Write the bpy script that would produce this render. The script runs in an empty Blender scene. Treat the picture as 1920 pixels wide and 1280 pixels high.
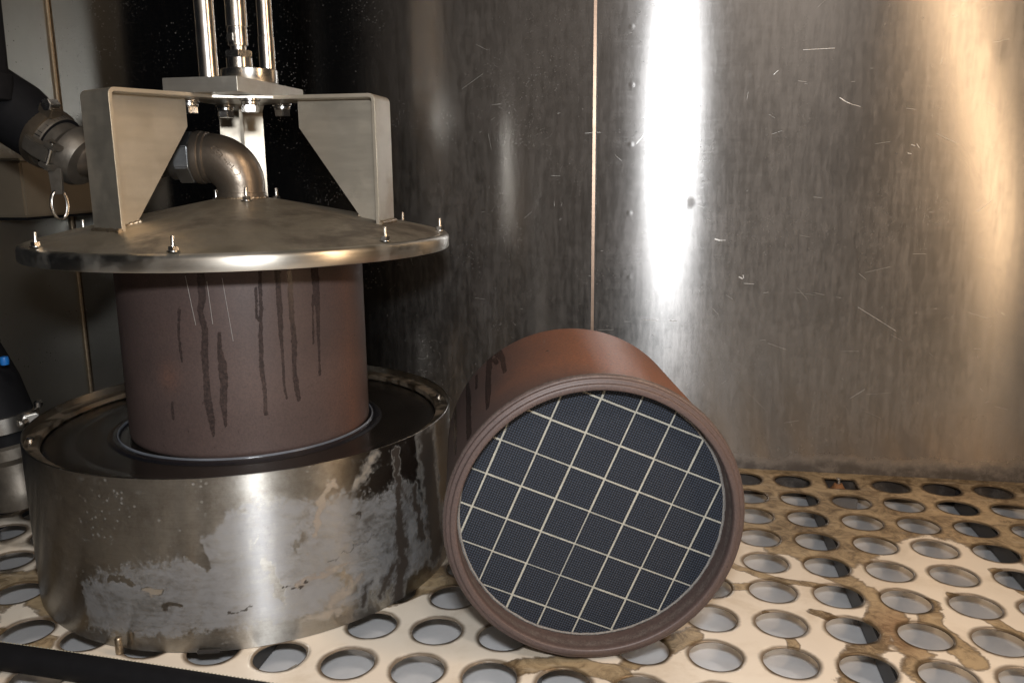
import bpy, bmesh, math, random
from mathutils import Vector, Matrix, Quaternion, noise
rnd = random.Random(7)
S = bpy.context.scene
COL = S.collection

# ------------------------------------------------------------------ camera
F = Vector((-0.17523, 0.96365, -0.20167)); Rv = Vector((0.98416, 0.17706, -0.009045)); U = Vector((-0.02699, 0.20006, 0.97941))
cd = bpy.data.cameras.new('camera'); cam = bpy.data.objects.new('camera', cd); COL.objects.link(cam)
cam.matrix_world = Matrix(((Rv.x, U.x, -F.x, 0), (Rv.y, U.y, -F.y, 0), (Rv.z, U.z, -F.z, 0.4701), (0, 0, 0, 1)))
cd.sensor_width = 36; cd.lens = 1569.75 / 1920 * 36; cd.clip_start = 0.02; cd.clip_end = 50
S.camera = cam
# ------------------------------------------------------------------ world and lamps
w = bpy.data.worlds.new('World'); S.world = w; w.use_nodes = True
w.node_tree.nodes['Background'].inputs[0].default_value = (0.40, 0.44, 0.52, 1)
w.node_tree.nodes['Background'].inputs[1].default_value = 0.012
S.view_settings.view_transform = 'Standard'; S.view_settings.look = 'None'; S.view_settings.gamma = 1
S.view_settings.exposure = 0.0

def area(name, loc, target, sx, sy, watts, color):
    l = bpy.data.lights.new(name, 'AREA'); l.shape = 'RECTANGLE'; l.size = sx; l.size_y = sy; l.energy = watts; l.color = color
    o = bpy.data.objects.new(name, l); COL.objects.link(o); o.location = loc
    o.rotation_euler = (Vector(target) - Vector(loc)).to_track_quat('-Z', 'Y').to_euler()
    return o
area('camera_flash', (0.015, -0.02, 0.595), (-0.12, 1.0, 0.33), 0.075, 0.035, 9.5, (0.96, 0.98, 1.0))
area('room_lamp', (0.675, 0.48, 0.70), (-0.25, 0.95, 0.3), 0.085, 1.0, 4.0, (1.0, 0.67, 0.39))
area('room_lamp', (0.93, 0.42, 0.75), (0.1, 1.0, 0.3), 0.10, 0.90, 1.2, (1.0, 0.74, 0.48))
area('added_warm_fill', (0.72, 0.62, 1.5), (-0.2, 0.85, 0.1), 0.25, 0.12, 4.5, (1.0, 0.72, 0.46))  # unseen extra lamp, added to keep warm light on filters and floor
area('added_wall_fill', (0.5, -0.75, 2.1), (0.1, -1.5, 0.6), 0.6, 0.3, 38.0, (1.0, 0.90, 0.80))  # unseen lamp added behind the camera, lights the room wall for steel reflections

# ------------------------------------------------------------------ helpers
class MB:
    def __init__(s): s.v = []; s.f = []
    def add(s, vs, fs):
        b = len(s.v); s.v += [tuple(p) for p in vs]; s.f += [tuple(b + i for i in f) for f in fs]; return s
    def box(s, c, d, M=None):
        x, y, z = [k / 2 for k in d]
        vs = [Vector((a * x, b * y, e * z)) for e in (-1, 1) for b in (-1, 1) for a in (-1, 1)]
        if M is not None: vs = [M @ p for p in vs]
        vs = [p + Vector(c) for p in vs]
        return s.add(vs, [(0, 2, 3, 1), (4, 5, 7, 6), (0, 1, 5, 4), (2, 6, 7, 3), (0, 4, 6, 2), (1, 3, 7, 5)])
    def prism(s, poly, h0, h1, M=None):
        n = len(poly); vs = [Vector((p[0], p[1], h0)) for p in poly] + [Vector((p[0], p[1], h1)) for p in poly]
        if M is not None: vs = [M @ p for p in vs]
        return s.add(vs, [tuple(range(n))[::-1], tuple(range(n, 2 * n))] + [(i, (i + 1) % n, n + (i + 1) % n, n + i) for i in range(n)])
    def lathe(s, prof, seg=64, M=None, closed=False):
        vs = []
        for r, z in prof:
            for i in range(seg):
                a = 2 * math.pi * i / seg; vs.append(Vector((r * math.cos(a), r * math.sin(a), z)))
        if M is not None: vs = [M @ p for p in vs]
        fs = []; n = len(prof)
        for j in range(n if closed else n - 1):
            k = (j + 1) % n
            for i in range(seg):
                i2 = (i + 1) % seg; fs.append((j * seg + i, j * seg + i2, k * seg + i2, k * seg + i))
        if not closed:
            if prof[0][0] > 1e-6: fs.append(tuple(range(seg))[::-1])
            if prof[-1][0] > 1e-6: fs.append(tuple((n - 1) * seg + i for i in range(seg)))
        return s.add(vs, fs)
    def tube(s, path, r, seg=16, caps=True):
        P = [Vector(p) for p in path]; n = len(P); rs = r if isinstance(r, (list, tuple)) else [r] * n
        T = [(P[min(i + 1, n - 1)] - P[max(i - 1, 0)]).normalized() for i in range(n)]
        a = T[0].orthogonal().normalized(); vs = []
        for i in range(n):
            a = (a - T[i] * a.dot(T[i])).normalized(); b = T[i].cross(a)
            for k in range(seg):
                t = 2 * math.pi * k / seg; vs.append(P[i] + (a * math.cos(t) + b * math.sin(t)) * rs[i])
        fs = [(i * seg + k, i * seg + (k + 1) % seg, (i + 1) * seg + (k + 1) % seg, (i + 1) * seg + k) for i in range(n - 1) for k in range(seg)]
        if caps: fs += [tuple(range(seg))[::-1], tuple((n - 1) * seg + k for k in range(seg))]
        return s.add(vs, fs)
    def build(s, name, m, parent=None, bevel=0, ang=35, merge=False, flat=False):
        me = bpy.data.meshes.new(name); me.from_pydata(s.v, [], s.f); 
        bm = bmesh.new(); bm.from_mesh(me)
        if merge: bmesh.ops.remove_doubles(bm, verts=bm.verts, dist=1e-6)
        bmesh.ops.recalc_face_normals(bm, faces=bm.faces)
        if bevel:
            es = [e for e in bm.edges if len(e.link_faces) == 2 and e.calc_face_angle(0) > math.radians(30)]
            bmesh.ops.bevel(bm, geom=es, offset=bevel, segments=2, affect='EDGES', clamp_overlap=True)
        for f in bm.faces: f.smooth = not flat
        for e in bm.edges:
            if len(e.link_faces) == 2 and e.calc_face_angle(0) > math.radians(ang): e.smooth = False
        bm.to_mesh(me); bm.free()
        me.materials.append(m)
        o = bpy.data.objects.new(name, me); COL.objects.link(o)
        if parent is not None: o.parent = parent
        return o

def mk(name, me, m, parent=None):
    if m and not me.materials: me.materials.append(m)
    o = bpy.data.objects.new(name, me); COL.objects.link(o)
    if parent is not None: o.parent = parent
    return o
def tag(o, label=None, cat=None, group=None, kind=None):
    if label: o['label'] = label
    if cat: o['category'] = cat
    if group: o['group'] = group
    if kind: o['kind'] = kind
    return o
def empty(name, M, label, cat, group=None):
    o = bpy.data.objects.new(name, None); o.empty_display_size = 0.05; COL.objects.link(o); o.matrix_world = M
    return tag(o, label, cat, group)
def axisM(p, d, up=None):
    """matrix whose z axis runs along d, origin p"""
    d = Vector(d).normalized(); x = (Vector(up) if up else d.orthogonal()); x = (x - d * x.dot(d)).normalized(); y = d.cross(x)
    return Matrix(((x.x, y.x, d.x, p[0]), (x.y, y.y, d.y, p[1]), (x.z, y.z, d.z, p[2]), (0, 0, 0, 1)))
def hexpoly(r): return [(r * math.cos(math.pi / 3 * i), r * math.sin(math.pi / 3 * i)) for i in range(6)]
def fbm(x, y, z=0, o=4): return noise.fractal(Vector((x, y, z)), 0.9, 2.0, o)
def segd(px, py, a, b):
    dx, dy = b[0] - a[0], b[1] - a[1]; L = dx * dx + dy * dy
    t = 0 if L == 0 else max(0, min(1, ((px - a[0]) * dx + (py - a[1]) * dy) / L))
    return math.hypot(px - a[0] - t * dx, py - a[1] - t * dy), t
def setattr_f(me, name, vals):
    at = me.attributes.new(name, 'FLOAT', 'POINT'); at.data.foreach_set('value', vals)

# ------------------------------------------------------------------ materials
class NT:
    def __init__(s, name):
        s.m = bpy.data.materials.new(name); s.m.use_nodes = True; s.t = s.m.node_tree; s.n = s.t.nodes
        s.b = s.n['Principled BSDF']; s.tc = s.n.new('ShaderNodeTexCoord')
    def link(s, a, b): s.t.links.new(a, b)
    def val(s, inp, v):
        if hasattr(v, 'links') or isinstance(v, bpy.types.NodeSocket): s.link(v, inp)
        else: inp.default_value = v
    def math(s, op, a, b=0.0, c=0.0, clamp=False):
        n = s.n.new('ShaderNodeMath'); n.operation = op; n.use_clamp = clamp
        s.val(n.inputs[0], a); s.val(n.inputs[1], b); s.val(n.inputs[2], c); return n.outputs[0]
    def vmath(s, op, a, b=(0, 0, 0)):
        n = s.n.new('ShaderNodeVectorMath'); n.operation = op; s.val(n.inputs[0], a); s.val(n.inputs[1], b)
        return n.outputs['Value'] if op in ('LENGTH', 'DISTANCE', 'DOT_PRODUCT') else n.outputs[0]
    def co(s, scale=(1, 1, 1), loc=(0, 0, 0), src='Object'):
        n = s.n.new('ShaderNodeMapping'); s.link(s.tc.outputs[src], n.inputs[0]); n.inputs['Scale'].default_value = scale; n.inputs['Location'].default_value = loc
        return n.outputs[0]
    def noise(s, scale, detail=4, rough=0.55, vec=None, dist=0.0):
        n = s.n.new('ShaderNodeTexNoise'); n.inputs['Scale'].default_value = scale; n.inputs['Detail'].default_value = detail
        n.inputs['Roughness'].default_value = rough; n.inputs['Distortion'].default_value = dist
        s.link(vec if vec is not None else s.tc.outputs['Object'], n.inputs['Vector']); return n.outputs['Fac']
    def voro(s, scale, vec=None, feat='F1', rand=1.0):
        n = s.n.new('ShaderNodeTexVoronoi'); n.feature = feat; n.inputs['Scale'].default_value = scale; n.inputs['Randomness'].default_value = rand
        s.link(vec if vec is not None else s.tc.outputs['Object'], n.inputs['Vector']); return n
    def step(s, v, a, b, lo=0.0, hi=1.0, smooth=True):
        n = s.n.new('ShaderNodeMapRange'); n.interpolation_type = 'SMOOTHSTEP' if smooth else 'LINEAR'
        s.val(n.inputs['Value'], v); n.inputs['From Min'].default_value = a; n.inputs['From Max'].default_value = b
        n.inputs['To Min'].default_value = lo; n.inputs['To Max'].default_value = hi; return n.outputs[0]
    def mix(s, f, a, b):
        n = s.n.new('ShaderNodeMix'); n.data_type = 'RGBA'; s.val(n.inputs[0], f)
        for i, v in ((6, a), (7, b)):
            if isinstance(v, tuple): v = v if len(v) == 4 else v + (1,)
            s.val(n.inputs[i], v)
        return n.outputs[2]
    def fmix(s, f, a, b):
        n = s.n.new('ShaderNodeMix'); n.data_type = 'FLOAT'; s.val(n.inputs[0], f); s.val(n.inputs[2], a); s.val(n.inputs[3], b); return n.outputs[0]
    def attr(s, name):
        n = s.n.new('ShaderNodeAttribute'); n.attribute_name = name; return n.outputs['Fac']
    def sep(s, vec=None):
        n = s.n.new('ShaderNodeSeparateXYZ'); s.link(vec if vec is not None else s.tc.outputs['Object'], n.inputs[0]); return n.outputs
    def bump(s, h, strength=0.2, dist=0.001, prev=None):
        n = s.n.new('ShaderNodeBump'); n.inputs['Strength'].default_value = strength; n.inputs['Distance'].default_value = dist
        s.val(n.inputs['Height'], h)
        if prev is not None: s.link(prev, n.inputs['Normal'])
        return n.outputs[0]
    def set(s, **k):
        names = dict(color='Base Color', rough='Roughness', metal='Metallic', aniso='Anisotropic', normal='Normal', tangent='Tangent', spec='Specular IOR Level', coat='Coat Weight', coatr='Coat Roughness')
        for a, v in k.items():
            if isinstance(v, tuple) and len(v) == 3 and a == 'color': v = v + (1,)
            s.val(s.b.inputs[names[a]], v)
        return s
    def tan(s, x, y, z):
        n = s.n.new('ShaderNodeCombineXYZ'); n.inputs[0].default_value = x; n.inputs[1].default_value = y; n.inputs[2].default_value = z; return n.outputs[0]

def steel(name, col=(0.50, 0.47, 0.42), rough=0.33, aniso=0.8, dirt=0.25, dirtcol=(0.12, 0.09, 0.06), brush=(3, 3, 700), sc=30, spots=0.0, met0=1.0):
    m = NT(name)
    br = m.noise(1, 3, 0.6, m.co(brush)); cl = m.noise(sc, 5, 0.6)
    d = m.math('MULTIPLY', m.step(cl, 0.42, 0.72), dirt)
    c = m.mix(d, m.mix(br, tuple(k * 0.86 for k in col), tuple(min(1, k * 1.1) for k in col)), dirtcol)
    met = m.math('SUBTRACT', met0, m.math('MULTIPLY', d, 0.8 * met0))
    if spots:
        v = m.voro(260); sp = m.math('MULTIPLY', m.math('LESS_THAN', v.outputs['Distance'], 0.16), m.step(m.noise(14, 3), 0.5, 0.7, 0, spots))
        c = m.mix(sp, c, (0.5, 0.48, 0.44)); met = m.math('MULTIPLY', met, m.math('SUBTRACT', 1.0, sp))
    r = m.math('ADD', m.math('ADD', rough - 0.04, m.math('MULTIPLY', br, 0.08)), m.math('MULTIPLY', d, 0.25))
    m.set(color=c, metal=met, rough=r, aniso=aniso, tangent=m.tan(0, 0, 1), normal=m.bump(br, 0.10, 0.0004))
    return m.m
def plain(name, col, rough=0.5, metal=0.0, sc=60, var=0.25, bumpd=0.0006, spec=0.5):
    m = NT(name); n = m.noise(sc, 5, 0.6)
    m.set(color=m.mix(n, tuple(k * (1 - var) for k in col), tuple(min(1, k * (1 + var)) for k in col)), rough=m.math('ADD', rough - 0.06, m.math('MULTIPLY', n, 0.12)), metal=metal, spec=spec, normal=m.bump(n, 0.3, bumpd))
    return m.m

M_bright = steel('bright_steel', (0.62, 0.60, 0.56), 0.22, 0.0, 0.12, sc=40)
M_chrome = plain('polished_chrome', (0.78, 0.75, 0.70), 0.24, 1.0, 90, 0.06, 0.0001)
M_bracket = steel('bracket_steel', (0.45, 0.41, 0.34), 0.40, 0.45, 0.45, (0.17, 0.125, 0.08), (22, 22, 160), 14, met0=0.80)
M_block = steel('milled_block_steel', (0.56, 0.54, 0.49), 0.42, 0.0, 0.2, sc=30)
M_rim = steel('lid_rim_steel', (0.58, 0.55, 0.49), 0.34, 0.6, 0.2, sc=25)
M_bolt = plain('zinc_bolt', (0.50, 0.49, 0.47), 0.26, 1.0, 120, 0.2)
M_rubber = plain('black_rubber', (0.007, 0.007, 0.008), 0.62, 0.0, 80, 0.3, 0.0008, 0.10)
M_wetrubber = plain('wet_black_gasket', (0.006, 0.006, 0.008), 0.24, 0.0, 25, 0.3, 0.003, 1.0)
M_cast = plain('dull_cast_aluminium', (0.15, 0.135, 0.115), 0.50, 0.8, 90, 0.35, 0.0015)
M_band = plain('worn_clamp_steel', (0.20, 0.165, 0.125), 0.38, 0.9, 60, 0.4)
M_dark = plain('dark_painted_steel', (0.035, 0.032, 0.03), 0.45, 0.3, 40, 0.3)
M_blue = plain('blue_nylon', (0.01, 0.13, 0.42), 0.4, 0.0, 60, 0.15)
M_scratch_trail = plain('bare_scratch_and_trail', (0.56, 0.55, 0.53), 0.35, 0.6, 200, 0.1)
M_cement = plain('cream_cement', (0.31, 0.295, 0.245), 0.85, 0.0, 120, 0.40, 0.001)
M_mat = plain('grey_fibre_mat', (0.16, 0.15, 0.14), 0.95, 0.0, 400, 0.6, 0.004)
M_weld = plain('weld_bead', (0.30, 0.24, 0.17), 0.4, 0.9, 200, 0.5, 0.004)
M_rustblob = plain('rusty_iron', (0.16, 0.07, 0.025), 0.8, 0.1, 150, 0.6, 0.004)

# dark stained lid cone
m = NT('stained_lid_steel')
n1 = m.noise(9, 6, 0.62, dist=0.6); n2 = m.noise(40, 5, 0.6); n3 = m.noise(3.5, 3)
f = m.step(m.math('ADD', m.math('MULTIPLY', n1, 0.7), m.math('MULTIPLY', n2, 0.3)), 0.38, 0.64)
c = m.mix(f, (0.40, 0.355, 0.28), (0.080, 0.066, 0.051))
c = m.mix(m.math('MULTIPLY', m.step(n2, 0.58, 0.75), 0.5), c, (0.34, 0.30, 0.24))
m.set(color=c, metal=m.fmix(f, 0.9, 0.45), rough=m.fmix(f, 0.36, 0.50), normal=m.bump(n2, 0.25, 0.0008)); M_lid = m.m

# back wall: horizontally brushed stainless with dried splashes, grime along the foot, shallow dents
m = NT('brushed_wall_steel')
xyz = m.sep()
br = m.noise(1, 4, 0.65, m.co((4, 4, 900))); big = m.noise(3.2, 4, 0.6); vert = m.noise(1, 5, 0.7, m.co((110, 110, 14)))
c = m.mix(br, (0.165, 0.163, 0.160), (0.225, 0.222, 0.216))
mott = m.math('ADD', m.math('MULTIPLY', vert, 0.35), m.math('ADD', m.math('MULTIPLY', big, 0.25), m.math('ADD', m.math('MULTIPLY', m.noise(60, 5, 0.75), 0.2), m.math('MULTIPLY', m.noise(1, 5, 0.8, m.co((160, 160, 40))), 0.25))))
film = m.math('MULTIPLY', m.step(mott, 0.44, 0.62, 0.35, 1.0), m.step(xyz[0], -0.52, -0.32, 0.02, 0.46))  # x ramp paints the wall's dark left-hand reflection into the film strength
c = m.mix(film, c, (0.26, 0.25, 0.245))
v1 = m.voro(210); v2 = m.voro(95); dens = m.step(m.noise(7, 4, 0.7), 0.42, 0.66)
sp1 = m.math('MULTIPLY', m.step(v1.outputs['Distance'], 0.22, 0.10), dens)
sp2 = m.math('MULTIPLY', m.step(m.math('ADD', v2.outputs['Distance'], m.math('MULTIPLY', m.noise(600, 2), 0.12)), 0.19, 0.12), m.step(m.noise(17, 3, 0.7), 0.50, 0.66))
sp = m.math('MULTIPLY', m.math('MAXIMUM', sp1, sp2), m.step(xyz[0], 0.75, -0.1, 0.15, 0.75))
c = m.mix(sp, c, (0.19, 0.19, 0.19))
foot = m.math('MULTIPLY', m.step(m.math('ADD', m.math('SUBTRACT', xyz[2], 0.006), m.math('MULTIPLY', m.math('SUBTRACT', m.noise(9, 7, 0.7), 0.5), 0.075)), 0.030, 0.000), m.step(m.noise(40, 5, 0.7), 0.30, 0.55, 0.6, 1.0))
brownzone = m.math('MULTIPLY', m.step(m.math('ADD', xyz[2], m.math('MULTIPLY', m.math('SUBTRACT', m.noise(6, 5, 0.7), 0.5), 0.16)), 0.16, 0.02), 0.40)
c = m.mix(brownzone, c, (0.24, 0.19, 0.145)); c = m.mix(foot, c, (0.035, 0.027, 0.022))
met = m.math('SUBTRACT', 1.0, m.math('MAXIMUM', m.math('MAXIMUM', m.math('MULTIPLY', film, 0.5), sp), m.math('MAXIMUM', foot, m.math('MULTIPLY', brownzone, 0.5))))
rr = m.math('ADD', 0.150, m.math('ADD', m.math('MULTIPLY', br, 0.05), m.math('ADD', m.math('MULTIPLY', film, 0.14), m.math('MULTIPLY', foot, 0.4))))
h = m.math('MULTIPLY', br, 0.00003)
for (dx, dz, rad, dep) in [(-.055, .674, 0.006, .00005), (-.053, .591, .006, .00005), (-.053, .505, .006, .00005), (-.053, .402, .006, .00005), (-.051, .303, .006, .00004), (.030, .418, .016, .00018), (.44, .62, .025, .0002), (.12, .60, .006, .0001)]:
    d = m.vmath('DISTANCE', m.tc.outputs['Object'], (dx, 0, dz)); h = m.math('ADD', h, m.math('MULTIPLY', m.step(d, 0, rad, 1, 0), dep))
h = m.math('ADD', h, m.math('MULTIPLY', m.noise(2.0, 1), 0.0007))
bn = m.n.new('ShaderNodeBump'); bn.inputs['Strength'].default_value = 1.0; bn.inputs['Distance'].default_value = 1.0; m.link(h, bn.inputs['Height'])
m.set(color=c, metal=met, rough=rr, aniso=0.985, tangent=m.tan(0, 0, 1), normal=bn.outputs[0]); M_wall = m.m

m = NT('left_panel_steel')
br = m.noise(1, 4, 0.65, m.co((4, 4, 500))); sp = m.math('MULTIPLY', m.step(m.voro(110).outputs['Distance'], 0.16, 0.08), m.step(m.noise(20, 3), 0.48, 0.62))
c = m.mix(m.noise(5, 5, 0.65), (0.25, 0.243, 0.218), (0.40, 0.39, 0.355)); c = m.mix(sp, c, (0.07, 0.06, 0.045))
m.set(color=c, metal=0.93, rough=m.math('ADD', 0.34, m.math('MULTIPLY', br, 0.1)), normal=m.bump(br, 0.1, 0.0004)); M_left = m.m

# basin shell: circumferential brushing, lime film, tan and dark runs (attributes)
m = NT('basin_shell_steel')
br = m.noise(1, 4, 0.65, m.co((5, 5, 900))); fine = m.noise(230, 5, 0.75); mid = m.noise(45, 5, 0.7, dist=0.8)
film = m.step(m.math('ADD', m.attr('film'), m.math('ADD', m.math('MULTIPLY', m.math('SUBTRACT', mid, 0.5), 1.0), m.math('MULTIPLY', m.math('SUBTRACT', fine, 0.5), 0.7))), -0.08, 0.16)
hst = m.noise(1, 5, 0.75, m.co((30, 30, 170)))
film = m.math('MULTIPLY', film, m.step(m.math('ADD', m.math('MULTIPLY', fine, 0.3), m.math('ADD', m.math('MULTIPLY', hst, 0.35), m.math('MULTIPLY', m.noise(24, 7, 0.75, dist=1.6), 0.5))), 0.42, 0.66, 0.22, 0.85))
dark = m.step(m.math('ADD', m.attr('dark'), m.math('MULTIPLY', m.math('SUBTRACT', m.noise(60, 5, 0.75), 0.5), 0.9)), 0.05, 0.55)
tan_ = m.step(m.math('ADD', m.attr('tan'), m.math('MULTIPLY', m.math('SUBTRACT', mid, 0.5), 1.6)), 0.2, 0.7)
v = m.voro(150); drop = m.math('MULTIPLY', m.step(v.outputs['Distance'], 0.26, 0.18), m.step(m.noise(26, 3, 0.7), 0.50, 0.62))
c = m.mix(br, (0.36, 0.35, 0.325), (0.50, 0.49, 0.465))
c = m.mix(m.math('MULTIPLY', m.step(m.noise(11, 7, 0.8), 0.42, 0.66), 0.45), c, (0.14, 0.115, 0.088))
c = m.mix(m.math('MULTIPLY', drop, 0.45), c, (0.42, 0.42, 0.41)); c = m.mix(film, c, (0.29, 0.295, 0.31)); c = m.mix(m.math('MULTIPLY', tan_, 0.5), c, (0.25, 0.175, 0.10)); c = m.mix(dark, c, (0.040, 0.033, 0.028))
nonm = m.math('MAXIMUM', m.math('MAXIMUM', m.math('MULTIPLY', m.math('MAXIMUM', film, m.math('MULTIPLY', drop, 0.4)), 0.5), m.math('MULTIPLY', dark, 0.85)), m.math('MULTIPLY', tan_, 0.6))
m.set(color=c, metal=m.math('SUBTRACT', 1.0, nonm), rough=m.math('ADD', m.math('ADD', 0.30, m.math('MULTIPLY', br, 0.05)), m.math('MULTIPLY', nonm, 0.12)), aniso=0.95, tangent=m.tan(0, 0, 1), normal=m.bump(m.math('ADD', br, m.math('MULTIPLY', film, 0.6)), 0.12, 0.0005)); M_basin = m.m

m = NT('wet_dark_cover'); n = m.noise(6, 4, 0.6, dist=1.5)
m.set(color=m.mix(n, (0.018, 0.016, 0.015), (0.07, 0.060, 0.052)), metal=0.8, rough=m.math('ADD', 0.12, m.math('MULTIPLY', n, 0.22)), normal=m.bump(m.noise(12, 3), 0.25, 0.002)); M_cover = m.m

# rusted shell of the filters; attribute wet = dark runs, ora = warm lamp light painted in as orange, with some rust
m = NT('rusted_filter_shell')
a = m.noise(18, 6, 0.65); b = m.noise(420, 4, 0.8); g = m.noise(5, 3)
wet = m.step(m.math('ADD', m.attr('wet'), m.math('MULTIPLY', m.math('SUBTRACT', m.noise(130, 5, 0.8), 0.5), 1.5)), 0.14, 0.34)
ora = m.math('MULTIPLY', m.step(m.math('ADD', m.attr('ora'), m.math('MULTIPLY', m.math('SUBTRACT', g, 0.5), 0.8)), 0.05, 1.0), 0.9)
c = m.mix(a, (0.062, 0.044, 0.041), (0.100, 0.067, 0.058)); c = m.mix(ora, c, (0.26, 0.095, 0.042))
zz = m.sep()[2]; rub = m.math('MULTIPLY', m.math('MULTIPLY', m.step(zz, 0.0055, 0.0095), m.step(zz, 0.0185, 0.0125)), m.step(m.noise(90, 5, 0.75), 0.40, 0.62, 0.15, 0.75))
c = m.mix(rub, c, (0.22, 0.185, 0.165))
c = m.mix(m.step(b, 0.38, 0.66, 0, 0.62), c, (0.045, 0.032, 0.030))
c = m.mix(m.math('MULTIPLY', m.step(m.noise(70, 5, 0.8), 0.62, 0.72), 0.5), c, (0.035, 0.025, 0.02))
c = m.mix(m.math('MULTIPLY', wet, m.step(m.noise(300, 4, 0.7), 0.35, 0.65, 0.30, 0.75)), c, (0.016, 0.014, 0.014))
m.set(color=c, rough=m.fmix(wet, m.math('SUBTRACT', 0.50, m.math('MULTIPLY', rub, 0.15)), 0.22), spec=0.45, metal=m.math('ADD', 0.10, m.math('MULTIPLY', rub, 0.5)), normal=m.bump(m.math('ADD', m.math('MULTIPLY', b, 0.5), a), 0.35, 0.0006)); M_shell = m.m

# filter segment: honeycomb of small plugged cells
m = NT('honeycomb_ceramic'); P = 0.0340 / 14
xyz = m.sep()
px = m.math('PINGPONG', m.math('ADD', xyz[0], P * 50.5), P / 2); py = m.math('PINGPONG', m.math('ADD', xyz[1], P * 50.5), P / 2)
px = m.math('SUBTRACT', P / 2, px); py = m.math('SUBTRACT', P / 2, py)
mn = m.math('MINIMUM', m.math('SUBTRACT', P / 2, px), m.math('SUBTRACT', P / 2, py))
cell = m.step(mn, P * 0.10, P * 0.20)
oi = m.n.new('ShaderNodeObjectInfo')
cc = m.mix(m.noise(420, 2, 0.7), (0.013, 0.018, 0.029), (0.040, 0.051, 0.073)); cc = m.mix(m.math('MULTIPLY', oi.outputs['Random'], 0.35), cc, (0.028, 0.035, 0.050))
c = m.mix(cell, (0.0035, 0.004, 0.006), cc)
m.set(color=c, rough=0.7, spec=0.3, normal=m.bump(cell, 0.7, 0.0004)); M_cell = m.m

# floor plate: attribute st = brown stain, edge = distance from hole rim
m = NT('perforated_plate')
n1 = m.noise(26, 6, 0.62, dist=0.8); n2 = m.noise(150, 4, 0.7); st0 = m.math('ADD', m.attr('st'), m.math('ADD', m.math('MULTIPLY', m.math('SUBTRACT', n1, 0.5), 1.1), m.math('MULTIPLY', m.math('SUBTRACT', n2, 0.5), 0.18)))
st = m.step(st0, 0.06, 0.20); line = m.math('MULTIPLY', m.step(st0, 0.02, 0.11), m.step(st0, 0.24, 0.13))
ed = m.step(m.math('ADD', m.attr('edge'), m.math('MULTIPLY', m.math('SUBTRACT', n1, 0.5), 0.006)), 0.0062, 0.0012)
cream = m.mix(m.noise(8, 4), (0.60, 0.52, 0.43), (0.76, 0.69, 0.585))
brown = m.mix(m.step(m.math('ADD', m.math('MULTIPLY', m.noise(40, 6, 0.75, dist=1.4), 0.6), m.math('MULTIPLY', m.noise(9, 4), 0.4)), 0.38, 0.60), (0.12, 0.082, 0.045), (0.44, 0.335, 0.205))
vv = m.noise(1, 4, 0.6, m.co((14, 60, 60), (0, 0, 0))); brown = m.mix(m.math('MULTIPLY', m.step(vv, 0.60, 0.66), 0.6), brown, (0.46, 0.37, 0.26))
brown = m.mix(m.math('MULTIPLY', m.attr('red'), 0.6), brown, (0.20, 0.085, 0.035))
haze_ = m.math('MULTIPLY', m.step(m.noise(13, 6, 0.65, dist=0.5), 0.46, 0.70), 0.42); cream = m.mix(haze_, cream, (0.42, 0.325, 0.215))
scr = m.math('MULTIPLY', m.step(m.voro(1, m.co((30, 190, 30)), 'DISTANCE_TO_EDGE').outputs['Distance'], 0.035, 0.0), m.step(m.noise(22, 3), 0.50, 0.60)); brown = m.mix(m.math('MULTIPLY', scr, 0.5), brown, (0.5, 0.42, 0.30))
c = m.mix(st, cream, brown); c = m.mix(m.math('MULTIPLY', line, 0.6), c, (0.085, 0.055, 0.03)); c = m.mix(m.math('MULTIPLY', ed, 0.85), c, (0.075, 0.048, 0.025))
m.set(color=c, metal=m.fmix(st, 0.10, 0.35), rough=m.fmix(st, 0.30, 0.36), spec=0.5, normal=m.bump(m.math('ADD', m.math('MULTIPLY', n1, 0.25), st), 0.35, 0.0006)); M_floor = m.m
M_tray = plain('tray_steel', (0.70, 0.70, 0.71), 0.38, 0.3, 11, 0.38)

# ------------------------------------------------------------------ setting
def struct(o, label=None): return tag(o, label, None, None, 'structure')
WY = 1.312
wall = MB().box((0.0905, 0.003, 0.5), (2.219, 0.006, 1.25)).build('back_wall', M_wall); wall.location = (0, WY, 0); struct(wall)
sx = -0.1085
MB().box((sx, -0.0012, 0.5), (0.0046, 0.0026, 1.24)).build('seam_strip', steel('seam_strip_steel', (0.50, 0.36, 0.27), 0.3, 0.3, 0.2), wall, bevel=0.0006)
MB().box((sx + 0.0030, -0.0004, 0.5), (0.0018, 0.0012, 1.24)).build('seam_gap', M_dark, wall)
def scratch_or_trail(x0, z0, x1, z1, wd=0.0006):
    d = Vector((x1 - x0, 0, z1 - z0)); a = math.atan2(d.z, d.x)
    MB().box(((x0 + x1) / 2, -0.0003, (z0 + z1) / 2), (d.length, 0.0005, wd), Matrix.Rotation(-a, 3, 'Y')).build('scratch_or_trail', M_scratch_trail, wall)
for q in [(.076, .363, .084, .361, .0018), (.084, .361, .092, .3612, .0007), (.114, .306, .120, .303, .0018), (.120, .309, .1215, .304, .0012), (.122, .296, .137, .295, .0005), (.243, .566, .252, .560, .0011), (.252, .560, .261, .556, .0009), (.258, .557, .272, .553, .0005),
          (.189, .633, .232, .634, .0006), (.345, .499, .350, .497, .0008), (.352, .500, .356, .494, .0006), (.341, .487, .346, .486, .0008), (.29, .262, .345, .228, .0005), (-.03, .236, -.005, .2355, .0008), (.012, .236, .024, .2357, .0010), (-.045, .505, -.028, .525, .0005), (.150, .60, .156, .606, .0005)]: scratch_or_trail(*q)
rw_ = MB().box((0, 0, 0), (3.2, 0.02, 3.0)).build('room_wall', plain('brown_room_paint', (0.34, 0.31, 0.29), 0.8, 0.0, 3, 0.25)); rw_.location = (0.16, -1.5, 0.9); struct(rw_)
fs_ = MB()
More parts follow.
